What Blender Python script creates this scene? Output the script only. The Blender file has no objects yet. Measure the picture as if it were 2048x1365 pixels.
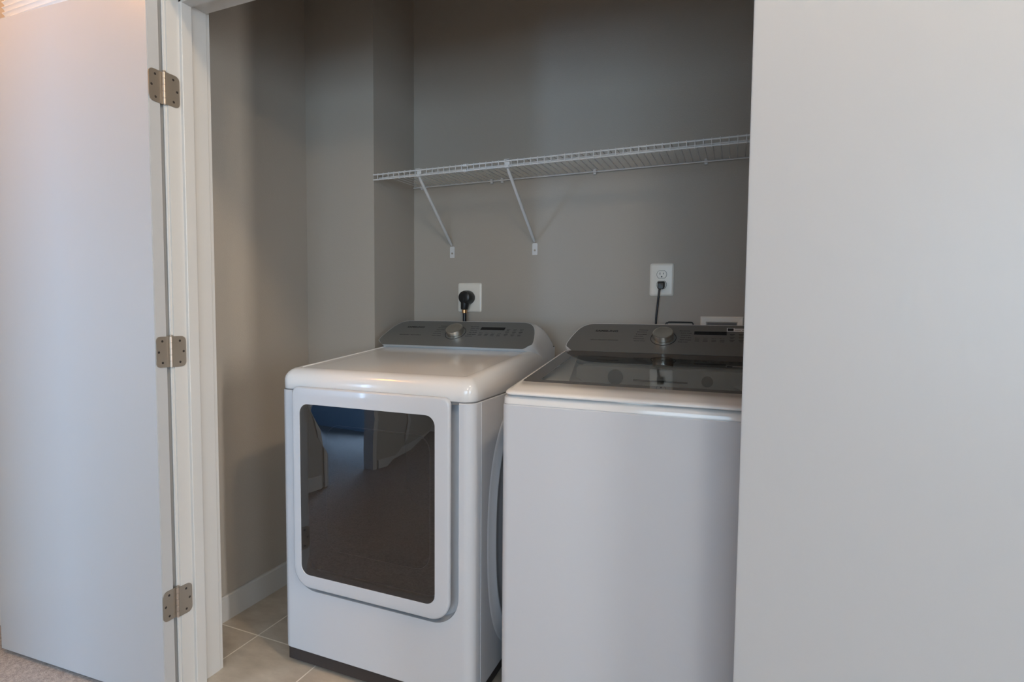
import bpy, bmesh, math, random
from mathutils import Vector, Matrix
random.seed(4)
S = bpy.context.scene
C = S.collection
PI = math.pi

# ------------------------------------------------------------------ camera
F = 1082.3
CAM = Vector((1.4956, -1.0777, 1.1584))
yaw, pit, rol = math.radians(22.2137), math.radians(3.1114), math.radians(0.4494)
fw = Vector((-math.sin(yaw)*math.cos(pit), math.cos(yaw)*math.cos(pit), -math.sin(pit)))
rt = Vector((math.cos(yaw), math.sin(yaw), 0)); up = rt.cross(fw)
r2 = math.cos(rol)*rt + math.sin(rol)*up
u2 = -math.sin(rol)*rt + math.cos(rol)*up
cd = bpy.data.cameras.new('camera'); cam = bpy.data.objects.new('camera', cd); C.objects.link(cam)
cam.matrix_world = Matrix(((r2.x, u2.x, -fw.x, CAM.x), (r2.y, u2.y, -fw.y, CAM.y), (r2.z, u2.z, -fw.z, CAM.z), (0, 0, 0, 1)))
cd.sensor_width = 36; cd.lens = F/2048*36; cd.clip_start = 0.02
S.camera = cam

# ------------------------------------------------------------------ light
S.view_settings.view_transform = 'Standard'; S.view_settings.look = 'None'
S.view_settings.exposure = 0.40; S.view_settings.gamma = 1.0; S.view_settings.use_curve_mapping = False
W = bpy.data.worlds.new('sky'); S.world = W; W.use_nodes = True
W.node_tree.nodes['Background'].inputs[0].default_value = (0.55, 0.72, 1, 1)
W.node_tree.nodes['Background'].inputs[1].default_value = 1.0

def area(name, loc, aim, sx, sy, power, col):
    d = bpy.data.lights.new(name, 'AREA'); d.shape = 'RECTANGLE'; d.size = sx; d.size_y = sy
    d.energy = power; d.color = col
    o = bpy.data.objects.new(name, d); C.objects.link(o); o.location = loc
    o.rotation_euler = (Vector(aim)-Vector(loc)).to_track_quat('-Z', 'Y').to_euler()
    return o
CEIL = 2.74
# daylight through the windows of the room behind the camera; the corner one is added fill
area('daylight_rear', (1.85, -3.92, 1.40), (1.2, 0, 1.2), 2.4, 1.3, 44, (0.58, 0.81, 1.0))
area('fill_corner', (4.42, -2.55, 1.35), (0.6, 0, 1.2), 1.0, 1.3, 24, (0.66, 0.84, 1.0))  # added fill from the right, lifts the closet's left wall and chase
area('daylight_side', (4.42, -0.93, 1.35), (0, 0.2, 1.2), 0.12, 1.5, 40, (1.0, 0.97, 0.95))
area('daylight_bedroom', (-1.95, -3.78, 1.15), (-0.75, 0, 0.85), 1.1, 1.1, 150, (0.42, 0.66, 1.0))
LAMP_FILL = (2.1, -2.15); LAMP_R = (1.93, -0.40); LAMP_L = (-0.72, -0.70)
def lamp(name, x, y, power, col, r=0.07):
    d = bpy.data.lights.new(name, 'POINT'); d.energy = power; d.color = col; d.shadow_soft_size = r
    o = bpy.data.objects.new(name, d); C.objects.link(o); o.location = (x, y, CEIL-0.15)
lamp('bulb_right', *LAMP_R, 36, (1.0, 0.75, 0.49))
lamp('fill_middle', *LAMP_FILL, 30, (1.0, 0.80, 0.58), 0.16)  # added warm fill for appliance tops and closet floor, no known lamp
lamp('bulb_left', *LAMP_L, 15, (1.0, 0.40, 0.04))

# ------------------------------------------------------------------ materials
def mat(name, col, rough=0.5, metal=0.0, bump=None, coat=0.0, spec=0.5, ior=None, var=None, grain=None):
    m = bpy.data.materials.new(name); m.use_nodes = True; nt = m.node_tree; b = nt.nodes['Principled BSDF']
    b.inputs['Base Color'].default_value = (*col, 1); b.inputs['Roughness'].default_value = rough
    b.inputs['Metallic'].default_value = metal; b.inputs['Coat Weight'].default_value = coat
    b.inputs['Coat Roughness'].default_value = 0.05
    b.inputs['Specular IOR Level'].default_value = spec
    if ior: b.inputs['IOR'].default_value = ior
    tc = nt.nodes.new('ShaderNodeTexCoord')
    if var:                                   # soft colour variation (scale, amount)
        n = nt.nodes.new('ShaderNodeTexNoise'); n.inputs['Scale'].default_value = var[0]; n.inputs['Detail'].default_value = 4
        nt.links.new(tc.outputs['Object'], n.inputs['Vector'])
        mr = nt.nodes.new('ShaderNodeMapRange'); mr.inputs[3].default_value = 1-var[1]; mr.inputs[4].default_value = 1+var[1]
        nt.links.new(n.outputs['Fac'], mr.inputs[0])
        mx = nt.nodes.new('ShaderNodeVectorMath'); mx.operation = 'SCALE'; mx.inputs[0].default_value = col
        nt.links.new(mr.outputs[0], mx.inputs['Scale']); nt.links.new(mx.outputs[0], b.inputs['Base Color'])
    if bump:                                  # (scale, strength, stretch)
        n = nt.nodes.new('ShaderNodeTexNoise'); n.inputs['Scale'].default_value = bump[0]; n.inputs['Detail'].default_value = 3
        mp = nt.nodes.new('ShaderNodeMapping')
        if len(bump) > 2: mp.inputs['Scale'].default_value = bump[2]
        nt.links.new(tc.outputs['Object'], mp.inputs['Vector']); nt.links.new(mp.outputs[0], n.inputs['Vector'])
        bp = nt.nodes.new('ShaderNodeBump'); bp.inputs['Strength'].default_value = bump[1]; bp.inputs['Distance'].default_value = 0.002
        nt.links.new(n.outputs['Fac'], bp.inputs['Height']); nt.links.new(bp.outputs[0], b.inputs['Normal'])
    return m

def glass(name, tint, ior=1.5, coatcol=(1, 1, 1)):
    m = bpy.data.materials.new(name); m.use_nodes = True; nt = m.node_tree; nt.nodes.clear()
    out = nt.nodes.new('ShaderNodeOutputMaterial'); mix = nt.nodes.new('ShaderNodeMixShader')
    tr = nt.nodes.new('ShaderNodeBsdfTransparent'); tr.inputs[0].default_value = (*tint, 1)
    gl = nt.nodes.new('ShaderNodeBsdfGlossy'); gl.inputs['Roughness'].default_value = 0.0; gl.inputs[0].default_value = (*coatcol, 1)
    fr = nt.nodes.new('ShaderNodeFresnel'); fr.inputs[0].default_value = ior
    nt.links.new(fr.outputs[0], mix.inputs[0]); nt.links.new(tr.outputs[0], mix.inputs[1]); nt.links.new(gl.outputs[0], mix.inputs[2])
    nt.links.new(mix.outputs[0], out.inputs[0])
    return m

def tile_mat():
    m = bpy.data.materials.new('floor_tile'); m.use_nodes = True; nt = m.node_tree; b = nt.nodes['Principled BSDF']
    tc = nt.nodes.new('ShaderNodeTexCoord'); sp = nt.nodes.new('ShaderNodeSeparateXYZ'); nt.links.new(tc.outputs['Object'], sp.inputs[0])
    def M(op, a, bb):
        n = nt.nodes.new('ShaderNodeMath'); n.operation = op
        for i, v in enumerate((a, bb)):
            if isinstance(v, (int, float)): n.inputs[i].default_value = v
            else: nt.links.new(v, n.inputs[i])
        return n.outputs[0]
    def dist(o, off, T):   # distance to nearest grout line
        f = M('PINGPONG', M('ADD', o, -off+10*T), T/2); return f
    dx = dist(sp.outputs[0], -0.039, 0.306); dy = dist(sp.outputs[1], 0.311, 0.61)
    d = M('MINIMUM', dx, dy)
    g = M('LESS_THAN', d, 0.0022)
    n = nt.nodes.new('ShaderNodeTexNoise'); n.inputs['Scale'].default_value = 9; n.inputs['Detail'].default_value = 8; n.inputs['Roughness'].default_value = 0.6
    mp = nt.nodes.new('ShaderNodeMapping'); mp.inputs['Scale'].default_value = (1, 2.2, 1)
    nt.links.new(tc.outputs['Object'], mp.inputs[0]); nt.links.new(mp.outputs[0], n.inputs['Vector'])
    cr = nt.nodes.new('ShaderNodeValToRGB'); cr.color_ramp.elements[0].position = 0.3; cr.color_ramp.elements[1].position = 0.72
    cr.color_ramp.elements[0].color = (0.40, 0.345, 0.28, 1); cr.color_ramp.elements[1].color = (0.55, 0.49, 0.41, 1)
    nt.links.new(n.outputs['Fac'], cr.inputs[0])
    mx = nt.nodes.new('ShaderNodeMix'); mx.data_type = 'RGBA'; nt.links.new(g, mx.inputs[0])
    nt.links.new(cr.outputs[0], mx.inputs[6]); mx.inputs[7].default_value = (0.80, 0.75, 0.66, 1)
    nt.links.new(mx.outputs[2], b.inputs['Base Color']); b.inputs['Roughness'].default_value = 0.42
    bp = nt.nodes.new('ShaderNodeBump'); bp.inputs['Strength'].default_value = 0.6; bp.inputs['Distance'].default_value = 0.0015; bp.invert = True
    nt.links.new(g, bp.inputs['Height']); nt.links.new(bp.outputs[0], b.inputs['Normal'])
    return m

M = dict(
    wall=mat('grey_wall_paint', (0.415, 0.375, 0.325), 0.55, bump=(260, 0.25), spec=0.3),
    hall=mat('greige_wall_paint', (0.42, 0.39, 0.35), 0.6, bump=(260, 0.25), spec=0.3),
    ceil=mat('ceiling_paint', (0.58, 0.57, 0.55), 0.8, bump=(200, 0.3)),
    trim=mat('white_trim_paint', (0.54, 0.53, 0.51), 0.35, bump=(60, 0.12, (1, 1, 0.1))),
    door=mat('white_door_paint', (0.435, 0.44, 0.445), 0.38, bump=(90, 0.10, (1, 1, 0.35))),
    tile=tile_mat(),
    carpet=mat('carpet_pile', (0.40, 0.365, 0.345), 0.95, bump=(300, 1.0), var=(110, 0.6), spec=0.1),
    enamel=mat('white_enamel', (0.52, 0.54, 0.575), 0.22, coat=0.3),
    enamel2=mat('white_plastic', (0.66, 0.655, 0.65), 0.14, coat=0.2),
    seam=mat('seam_shadow_gap', (0.16, 0.16, 0.16), 0.7),
    panel=mat('graphite_panel', (0.175, 0.175, 0.168), 0.36, metal=0.35, bump=(500, 0.08, (0.04, 1, 1))),
    ink=mat('dark_print', (0.006, 0.006, 0.006), 0.5),
    ink2=mat('grey_print', (0.032, 0.032, 0.032), 0.5),
    display=mat('display_black', (0.004, 0.004, 0.005), 0.12),
    chrome=mat('brushed_steel', (0.74, 0.71, 0.65), 0.28, metal=1.0, bump=(300, 0.1)),
    kick=mat('dark_toe_kick', (0.035, 0.027, 0.025), 0.6),
    cavity=mat('dark_cavity', (0.06, 0.055, 0.055), 0.6),
    liner=mat('grey_liner', (0.22, 0.21, 0.20), 0.5),
    tub=mat('tub_plastic', (0.85, 0.86, 0.85), 0.35),
    steel=mat('drum_steel', (0.55, 0.55, 0.55), 0.3, metal=1.0),
    dglass=glass('tinted_door_glass', (0.36, 0.35, 0.36), 1.95),
    lglass=glass('tinted_lid_glass', (0.92, 0.93, 0.92), 1.5),
    border=mat('lid_glass_border', (0.050, 0.040, 0.034), 0.02, coat=0.0, spec=0.5, ior=1.5),
    nickel=mat('satin_nickel', (0.40, 0.35, 0.29), 0.45, metal=0.85, bump=(400, 0.1)),
    nickel2=mat('bright_nickel', (0.46, 0.39, 0.33), 0.42, metal=0.85),
    screw=mat('screw_recess', (0.05, 0.04, 0.035), 0.5, metal=0.5),
    wire=mat('white_vinyl_wire', (0.66, 0.66, 0.66), 0.35),
    plate=mat('white_wall_plate', (0.84, 0.79, 0.71), 0.3),
    black=mat('black_rubber', (0.012, 0.012, 0.013), 0.35),
    copper=mat('copper_ring', (0.75, 0.42, 0.2), 0.3, metal=1.0),
    sticker=mat('white_sticker', (0.75, 0.75, 0.75), 0.4),
    blue=mat('blue_wall_paint', (0.42, 0.54, 0.68), 0.6),
    grille=mat('white_grille', (0.80, 0.80, 0.80), 0.4),
)
g_ = bpy.data.materials.new('lamp_glass'); g_.use_nodes = True
g_.node_tree.nodes['Principled BSDF'].inputs['Emission Color'].default_value = (1, 0.72, 0.45, 1)
g_.node_tree.nodes['Principled BSDF'].inputs['Emission Strength'].default_value = 3
M['lamp'] = g_

# ------------------------------------------------------------------ mesh helpers
def bx(bm, x0, x1, y0, y1, z0, z1):
    v = [bm.verts.new((x, y, z)) for x in (x0, x1) for y in (y0, y1) for z in (z0, z1)]
    for f in ((0, 1, 3, 2), (4, 6, 7, 5), (0, 4, 5, 1), (2, 3, 7, 6), (0, 2, 6, 4), (1, 5, 7, 3)):
        bm.faces.new([v[i] for i in f])
    return v
def box(*a):
    bm = bmesh.new(); bx(bm, *a); return bm
def loft(bm, loops, cap0=True, cap1=True, closed=True):
    L = [[bm.verts.new(p) for p in l] for l in loops]; n = len(L[0])
    for a, b in zip(L, L[1:]):
        for i in range(n if closed else n-1):
            j = (i+1) % n
            try: bm.faces.new((a[i], a[j], b[j], b[i]))
            except ValueError: pass
    if cap0: bm.faces.new(L[0][::-1])
    if cap1: bm.faces.new(L[-1])
    return L
def tube(bm, pts, r, n=10, cap=True, closed=False):
    pts = [Vector(p) for p in pts]; loops = []; N = len(pts)
    ref = None
    for i, p in enumerate(pts):
        a = pts[(i-1) % N] if (closed or i > 0) else p; b = pts[(i+1) % N] if (closed or i < N-1) else p
        t = (b-a).normalized()
        if ref is None: ref = t.orthogonal().normalized()
        ref = (ref - t*ref.dot(t)).normalized(); s = t.cross(ref)
        rr = r[i] if isinstance(r, (list, tuple)) else r
        loops.append([p + rr*(math.cos(2*PI*k/n)*ref + math.sin(2*PI*k/n)*s) for k in range(n)])
    if closed: loops.append(loops[0])
    loft(bm, loops, cap and not closed, cap and not closed)
def rrect(x0, x1, y0, y1, r, seg=8):
    """rounded rectangle, r = radius or (bl, br, tr, tl); counter-clockwise"""
    if not isinstance(r, (tuple, list)): r = (r,)*4
    out = []
    for (cx, cy, a0), q in zip(((x0, y0, PI), (x1, y0, 1.5*PI), (x1, y1, 0), (x0, y1, 0.5*PI)), r):
        sx = 1 if cx == x0 else -1; sy = 1 if cy == y0 else -1
        for k in range(seg+1):
            a = a0 + k/seg*PI/2
            out.append((cx+sx*q+q*math.cos(a), cy+sy*q+q*math.sin(a)))
    return out
def obj(name, bm, m, parent=None, smooth=None, bevel=0.0, face=None):
    if bevel:
        bmesh.ops.bevel(bm, geom=[e for e in bm.edges if e.calc_face_angle(0) > 0.5], offset=bevel, segments=2, affect='EDGES', profile=0.6)
    bmesh.ops.remove_doubles(bm, verts=bm.verts, dist=1e-6)
    bmesh.ops.recalc_face_normals(bm, faces=bm.faces)
    if face is not None:
        if sum((f.normal*f.calc_area() for f in bm.faces), Vector()).dot(Vector(face)) < 0: bmesh.ops.reverse_faces(bm, faces=bm.faces)
    off = Vector((0, 0, 0)); q = parent
    while q is not None:
        off += q.location; q = q.parent
    for v in bm.verts: v.co -= off
    me = bpy.data.meshes.new(name); bm.to_mesh(me); bm.free()
    me.materials.append(m)
    if smooth is not None:
        me.shade_smooth(); me.set_sharp_from_angle(angle=math.radians(smooth))
    o = bpy.data.objects.new(name, me); C.objects.link(o)
    if parent: o.parent = parent
    return o
def thing(name, label, cat, loc, group=None):
    o = bpy.data.objects.new(name, None); C.objects.link(o); o.location = loc; o.empty_display_size = 0.05
    o['label'] = label; o['category'] = cat
    if group: o['group'] = group
    return o
def tag(o, label, cat, group=None):
    o['label'] = label; o['category'] = cat
    if group: o['group'] = group
    return o
def struct(name, bm, m, parent=None, **k):
    o = obj(name, bm, m, parent, **k)
    if parent is None: o['kind'] = 'structure'
    return o
# ------------------------------------------------------------------ the setting
XL, XC, YC, YB, XR = -0.230, 0.122, 0.7814, 1.082, 1.83
HEAD = 2.046; JD = 0.128            # head height, jamb depth
X0, X1, Y0 = -1.08, 4.45, -3.95     # room in front of the closet
RX = 1.530; PX = -0.0030
struct('wall_back', box(XL-0.1, XR+0.1, YB, YB+0.1, 0, CEIL), M['wall'])
struct('wall_left', box(XL-0.1, XL, JD-0.012, YB, 0, CEIL), M['wall'])
struct('wall_chase', box(XL, XC, YC, YB, 0, CEIL), M['wall'], bevel=0.002)
struct('wall_right', box(XR, XR+0.1, JD-0.012, YB, 0, CEIL), M['wall'])
bm = bmesh.new()
bx(bm, X0, -0.018, 0.004, JD-0.004, 0, CEIL); bx(bm, RX+0.018, X1, 0.004, JD-0.004, 0, CEIL); bx(bm, -0.018, RX+0.018, 0.004, JD-0.004, HEAD+0.018, CEIL)
struct('wall_front', bm, M['hall'])
struct('floor', box(XL-0.1, XR+0.1, -0.002, YB+0.1, -0.05, 0), M['tile'])
struct('floor_hall', box(X0-2.6, X1+0.1, Y0-0.1, -0.002, -0.05, -0.004), M['carpet'])
struct('ceiling', box(X0-2.6, X1+0.1, Y0-0.1, YB+0.1, CEIL, CEIL+0.08), M['ceil'])
# rear wall with window, side wall with window and an added fill window, bedroom doorway in the left wall
bm = bmesh.new()
bx(bm, X0, 0.65, Y0-0.1, Y0, 0, CEIL); bx(bm, 3.05, X1, Y0-0.1, Y0, 0, CEIL); bx(bm, 0.65, 3.05, Y0-0.1, Y0, 0, 0.6); bx(bm, 0.65, 3.05, Y0-0.1, Y0, 2.1, CEIL)
struct('wall_rear', bm, M['hall'])
bm = bmesh.new()
bx(bm, X1, X1+0.1, Y0, -3.10, 0, CEIL); bx(bm, X1, X1+0.1, -3.10, -2.00, 0, 0.6); bx(bm, X1, X1+0.1, -3.10, -2.00, 2.1, CEIL); bx(bm, X1, X1+0.1, -2.00, -1.04, 0, CEIL); bx(bm, X1, X1+0.1, -0.84, 0.1, 0, CEIL); bx(bm, X1, X1+0.1, -1.04, -0.84, 0, 0.55); bx(bm, X1, X1+0.1, -1.04, -0.84, 2.15, CEIL)
struct('wall_side', bm, M['hall'])
bm = bmesh.new()
DY0, DY1 = -2.00, -1.22
bx(bm, X0-0.1, X0, DY1+0.02, 0.1, 0, CEIL); bx(bm, X0-0.1, X0, Y0, DY0-0.02, 0, CEIL); bx(bm, X0-0.1, X0, DY0-0.02, DY1+0.02, 2.05, CEIL)
struct('wall_hall_left', bm, M['hall'])
bm = bmesh.new()
bx(bm, X0-2.6, X0-2.5, Y0, 0.1, 0, CEIL); bx(bm, X0-2.5, X0-0.1, -0.05, 0.05, 0, CEIL); bx(bm, X0-2.5, X0-0.1, Y0, Y0+0.1, 0, CEIL)
struct('wall_bedroom', bm, M['blue'])
def window(n, ax, v, a0, a1, z0, z1):
    bm = bmesh.new(); t = 0.05 if a1-a0 > 1 else 0.025
    def b(p0, p1, q0, q1):
        t_ = t
        if ax == 'y': bx(bm, p0, p1, v-0.06, v+0.015, q0, q1)
        else: bx(bm, v-0.015, v+0.06, p0, p1, q0, q1)
    b(a0, a0+t, z0, z1); b(a1-t, a1, z0, z1); b(a0+t, a1-t, z0, z0+t); b(a0+t, a1-t, z1-t, z1); m = (z0+z1)/2; b(a0+t, a1-t, m-.02, m+.02)
    struct(n, bm, M['trim'])
window('window_1', 'y', Y0, 0.65, 3.05, 0.6, 2.1)
window('window_2', 'x', X1, -1.04, -0.84, 0.55, 2.15)

window('window_fill', 'x', X1, -3.10, -2.00, 0.6, 2.1)  # invented window that goes with the added corner fill

# baseboards
def baseboard(name, pts, h=0.095, t=0.012):
    """profile swept along straight run pts (two points, room side on the left)"""
    a, b = Vector((*pts[0], 0)), Vector((*pts[1], 0)); d = (b-a).normalized(); n = Vector((-d.y, d.x, 0))
    prof = [(0, 0), (t, 0), (t, h-0.006), (t*0.6, h), (0, h)]
    bm = bmesh.new(); loft(bm, [[p+n*q[0]+Vector((0, 0, q[1])) for q in prof] for p in (a, b)])
    struct(name, bm, M['trim'])
baseboard('baseboard_left', ((XL, YC), (XL, JD-0.012)))
baseboard('baseboard_chase', ((XC, YC), (XL+0.012, YC)))
baseboard('baseboard_back', ((XR, YB), (XC, YB)))
baseboard('baseboard_front', ((-0.085, 0.004), (X0, 0.004)))
baseboard('baseboard_hall', ((X0, -0.01), (X0, DY1+0.09)))
baseboard('baseboard_rear', ((X0, DY0-0.09), (X0, Y0)))

# jambs with stops
def jamb(name, x, s):
    bm = bmesh.new()
    # plan profile (distance into opening, y): closed polygon
    p = [(-0.018, 0.0), (0, 0.0), (0, 0.0385), (0.009, 0.0385), (0.0105, 0.040), (0.0105, 0.070), (0.009, 0.0715), (0, 0.0715), (0, JD-0.002), (-0.002, JD), (-0.018, JD)]
    loft(bm, [[Vector((x+s*a, y, z)) for a, y in p] for z in (0.0, HEAD)])
    struct(name, bm, M['trim'])
jamb('trim_1', 0.0, 1); jamb('trim_2', RX, -1)
bm = bmesh.new()
p = [(-0.018, 0.0), (0, 0.0), (0, 0.0385), (0.009, 0.0385), (0.0105, 0.040), (0.0105, 0.070), (0.009, 0.0715), (0, 0.0715), (0, JD-0.002), (-0.002, JD), (-0.018, JD)]
loft(bm, [[Vector((x, y, HEAD-a)) for a, y in p] for x in (-0.018, RX+0.018)])
struct('trim_3', bm, M['trim'])
# casings on the room face: colonial profile swept up, across and down
def casing(name, path, prof, n, closed=False):
    bm = bmesh.new(); L = []
    for p, o in path: L.append([Vector(p)+Vector(o)*a+Vector(n)*b for a, b in prof])
    loft(bm, L); struct(name, bm, M['trim'])
prof = [(0, 0), (0, 0.009), (0.004, 0.011), (0.010, 0.009), (0.016, 0.010), (0.038, 0.015), (0.048, 0.016), (0.057, 0.013), (0.057, 0)]
e = 0.005
casing('trim_4', [((-e, 0.004, 0), (-1, 0, 0)), ((-e, 0.004, HEAD+e), (-1, 0, 1)), ((RX+e, 0.004, HEAD+e), (1, 0, 1)), ((RX+e, 0.004, 0), (1, 0, 0))], prof, (0, -1, 0))
# thin casing return on the closet side of the left jamb
bm = bmesh.new(); bx(bm, -0.06, -0.002, JD-0.004, JD+0.010, 0, HEAD+0.05); struct('trim_5', bm, M['trim'], bevel=0.002)
casing('trim_6', [((X0, DY0, 0), (0, -1, 0)), ((X0, DY0, 2.04), (0, -1, 1)), ((X0, DY1, 2.04), (0, 1, 1)), ((X0, DY1, 0), (0, 1, 0))], prof, (1, 0, 0))
bm = bmesh.new(); bx(bm, X0-0.1, X0, DY0-0.02, DY0, 0, 2.05); bx(bm, X0-0.1, X0, DY1, DY1+0.02, 0, 2.05); struct('trim_7', bm, M['trim'])

# closed door further along the hall
casing('trim_8', [((X0, -3.30, 0), (0, -1, 0)), ((X0, -3.30, 2.04), (0, -1, 1)), ((X0, -2.62, 2.04), (0, 1, 1)), ((X0, -2.62, 0), (0, 1, 0))], prof, (1, 0, 0))
struct('door_3', box(X0, X0+0.004, -3.30, -2.62, 0.005, 2.04), M['hall'])
# ------------------------------------------------------------------ doors (30 inch leaves swung right open)
def leaf(name, x0, ang, sgn, ztop=2.052, px=None, w=0.762):
    """slab built closed against its jamb and turned about the hinge pin"""
    piv = Vector((x0 if px is None else px, -0.008, 0)); a = math.radians(ang)*sgn
    R = Matrix.Rotation(-a, 4, 'Z')
    bm = bmesh.new(); xa, xb = sorted((x0+sgn*0.003, x0+sgn*w))
    bx(bm, xa, xb, 0.0, 0.035, 0.010, ztop)
    bmesh.ops.bevel(bm, geom=bm.edges[:], offset=0.0016, segments=2, affect='EDGES')
    for v in bm.verts: v.co = piv + R @ (v.co-piv)
    o = struct(name, bm, M['door'], smooth=30)
    return o, piv, R
d1, piv1, R1 = leaf('door_1', 0.0, 177.0, 1, px=PX, w=0.756)
d2, piv2, R2 = leaf('door_2', RX, 165.0, -1, px=RX-0.0045)
def on_leaf(pts, piv, R): return [piv + R @ (Vector(p)-piv) for p in pts]
# a pencil-thin scratch on the inside face of the left leaf
bm = bmesh.new()
sc = on_leaf([(0.300, 0.0352, 0.340), (0.3025, 0.0352, 0.341), (0.292, 0.0352, 0.375), (0.2905, 0.0352, 0.374)], piv1, R1)
sc2 = on_leaf([(0.300, 0.0349, 0.340), (0.3025, 0.0349, 0.341), (0.292, 0.0349, 0.375), (0.2905, 0.0349, 0.374)], piv1, R1)
loft(bm, [sc2, sc]); s_ = obj('scratch', bm, mat('scratch_grey', (0.45, 0.43, 0.42), 0.6), d1); s_['label'] = 'grey scratch'

# ------------------------------------------------------------------ hinges
def hinge(zc, label):
    t = thing('door_hinge', label, 'hinge', (0, -0.008, zc), 'hinges of the open left door')
    h = 0.0445; r = 0.0050; c = Vector((PX, -0.008, zc))
    def plate(turn, name):
        # plate lies on jamb (x = 0, going +y) or on the door edge after turning
        bm = bmesh.new(); y0, y1 = 0.002, 0.0425
        o = [(y, z) for y, z in rrect(y0, y1, -h, h, (0.0005, 0.0145, 0.0145, 0.0005), 7)]
        loft(bm, [[Vector((x, y-0.008+0.0, zc+z)) for y, z in o] for x in (0.0001, 0.0022)])
        for v in bm.verts:
            pass
        if turn:
            for v in bm.verts:
                q = v.co-c
                # closed position of the door edge plate: x = 0.003, facing the jamb
                q = Vector((0.003-PX-(q.x+PX), q.y, q.z)); v.co = c + R1.to_3x3() @ q
        return obj(name, bm, M['nickel'], t, smooth=40)
    jl = plate(False, 'hinge_leaf'); dl = plate(True, 'hinge_leaf')
    # knuckles: five barrels with hairline gaps and a capped pin
    gaps = [-h, -0.6*h, -0.2*h, 0.2*h, 0.6*h, h]
    bm = bmesh.new()
    for a, b in zip(gaps, gaps[1:]):
        tube(bm, [c+Vector((0, 0, a+0.0002)), c+Vector((0, 0, a+0.0004)), c+Vector((0, 0, b-0.0004)), c+Vector((0, 0, b-0.0002))], [r*0.93, r, r, r*0.93], 18)
    obj('knuckle', bm, M['nickel2'], t, smooth=40)
    bm = bmesh.new()
    tube(bm, [c+Vector((0, 0, z)) for z in (-h-0.0015, -h, h, h+0.0015, h+0.004, h+0.0048)], [0.003, 0.0032, 0.0032, 0.0048, 0.0045, 0.002], 14)
    obj('pin', bm, M['nickel'], t, smooth=40)
    for i, (y, z) in enumerate(((0.0215, 0.031), (0.0325, 0.0), (0.0215, -0.031))):
        for turn in (0, 1):
            bm = bmesh.new()
            p0 = Vector((0.0021, y+0.002, z)); n = Vector((1, 0, 0))
            pts = [p0-n*0.0004, p0+n*0.0002, p0+n*0.0004]
            tube(bm, [p0+n*0.00005, p0+n*0.0004], [0.0036, 0.0030], 12)
            bx(bm, 0.0024, 0.0027, y+0.002-0.0006, y+0.002+0.0006, z-0.002, z+0.002)
            bx(bm, 0.0024, 0.0027, y+0.002-0.002, y+0.002+0.002, z-0.0006, z+0.0006)
            for v in bm.verts:
                q = v.co.copy()
                if turn: q = R1.to_3x3() @ Vector((0.003-q.x-PX, q.y, q.z))
                else: q.x -= PX
                v.co = c+q
            obj('screw', bm, M['screw'], dl if turn else jl)
    return t
hinge(1.778, 'topmost satin nickel door hinge on the white jamb, near the head of the doorway')
hinge(1.035, 'middle satin nickel door hinge on the white jamb, level with the dryer control panel')
hinge(0.292, 'lowest satin nickel door hinge on the white jamb, just above the floor')

# ------------------------------------------------------------------ louvred grille over the left door
t = thing('wall_grille', 'white louvred air return grille on the wall above the open left door', 'grille', (-0.5, 0.004, 2.23))
gx0, gx1, gz0, gz1 = -0.775, -0.16, 2.062, 2.37
bm = bmesh.new()
for k in range(17):
    z = gz0+0.006+k*0.0178
    pts = [(0.003, z+0.0172), (-0.0035, z+0.0172), (-0.0135, z+0.0085), (-0.0135, z+0.0072), (-0.0035, z), (0.003, z)]
    L = []
    for x, s in ((gx0+0.002, 0.35), (gx0+0.009, 1), (gx1-0.009, 1), (gx1-0.002, 0.35)):
        L.append([Vector((x, 0.0+(y*s if y < 0 else y), zz)) for y, zz in pts])
    loft(bm, L)
obj('louvres', bm, M['grille'], t)
bm = bmesh.new()
o1 = rrect(gx0-0.022, gx1+0.022, gz0-0.022, gz1+0.022, 0.002, 2); o2 = rrect(gx0-0.001, gx1+0.001, gz0-0.001, gz1+0.001, 0.001, 2); o3 = rrect(gx0-0.02, gx1+0.02, gz0-0.02, gz1+0.02, 0.002, 2)
loft(bm, [[Vector((x, y, z)) for x, z in o] for o, y in ((o1, 0.004), (o1, 0.001), (o3, -0.0005), (o2, -0.0005), (o2, 0.004))], False, False)
obj('frame', bm, M['hall'], t)

# ------------------------------------------------------------------ ceiling lamps of the hall; the middle fixture goes with the added fill
for (x, y), w in ((LAMP_R, 'in front of the washer'), (LAMP_FILL, 'in the middle of the hall, added for fill light'), (LAMP_L, 'at the left end of the hall')):
    t = thing('ceiling_lamp', 'flush round ceiling lamp with frosted bowl '+w, 'lamp', (x, y, CEIL), 'flush lamps on the hall ceiling')
    bm = bmesh.new(); c = Vector((x, y, CEIL)); tube(bm, [c, c-Vector((0, 0, 0.01)), c-Vector((0, 0, 0.02))], [0.07, 0.075, 0.06], 32)
    obj('canopy', bm, M['nickel'], t, smooth=40)
    bm = bmesh.new(); tube(bm, [c-Vector((0, 0, 0.055+0.025*math.cos(a))) for a in [i*PI/8 for i in range(1, 8)]], [0.055*math.sin(i*PI/8) for i in range(1, 8)], 32)
    obj('lamp_bowl', bm, M['lamp'], t, smooth=60)

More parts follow.
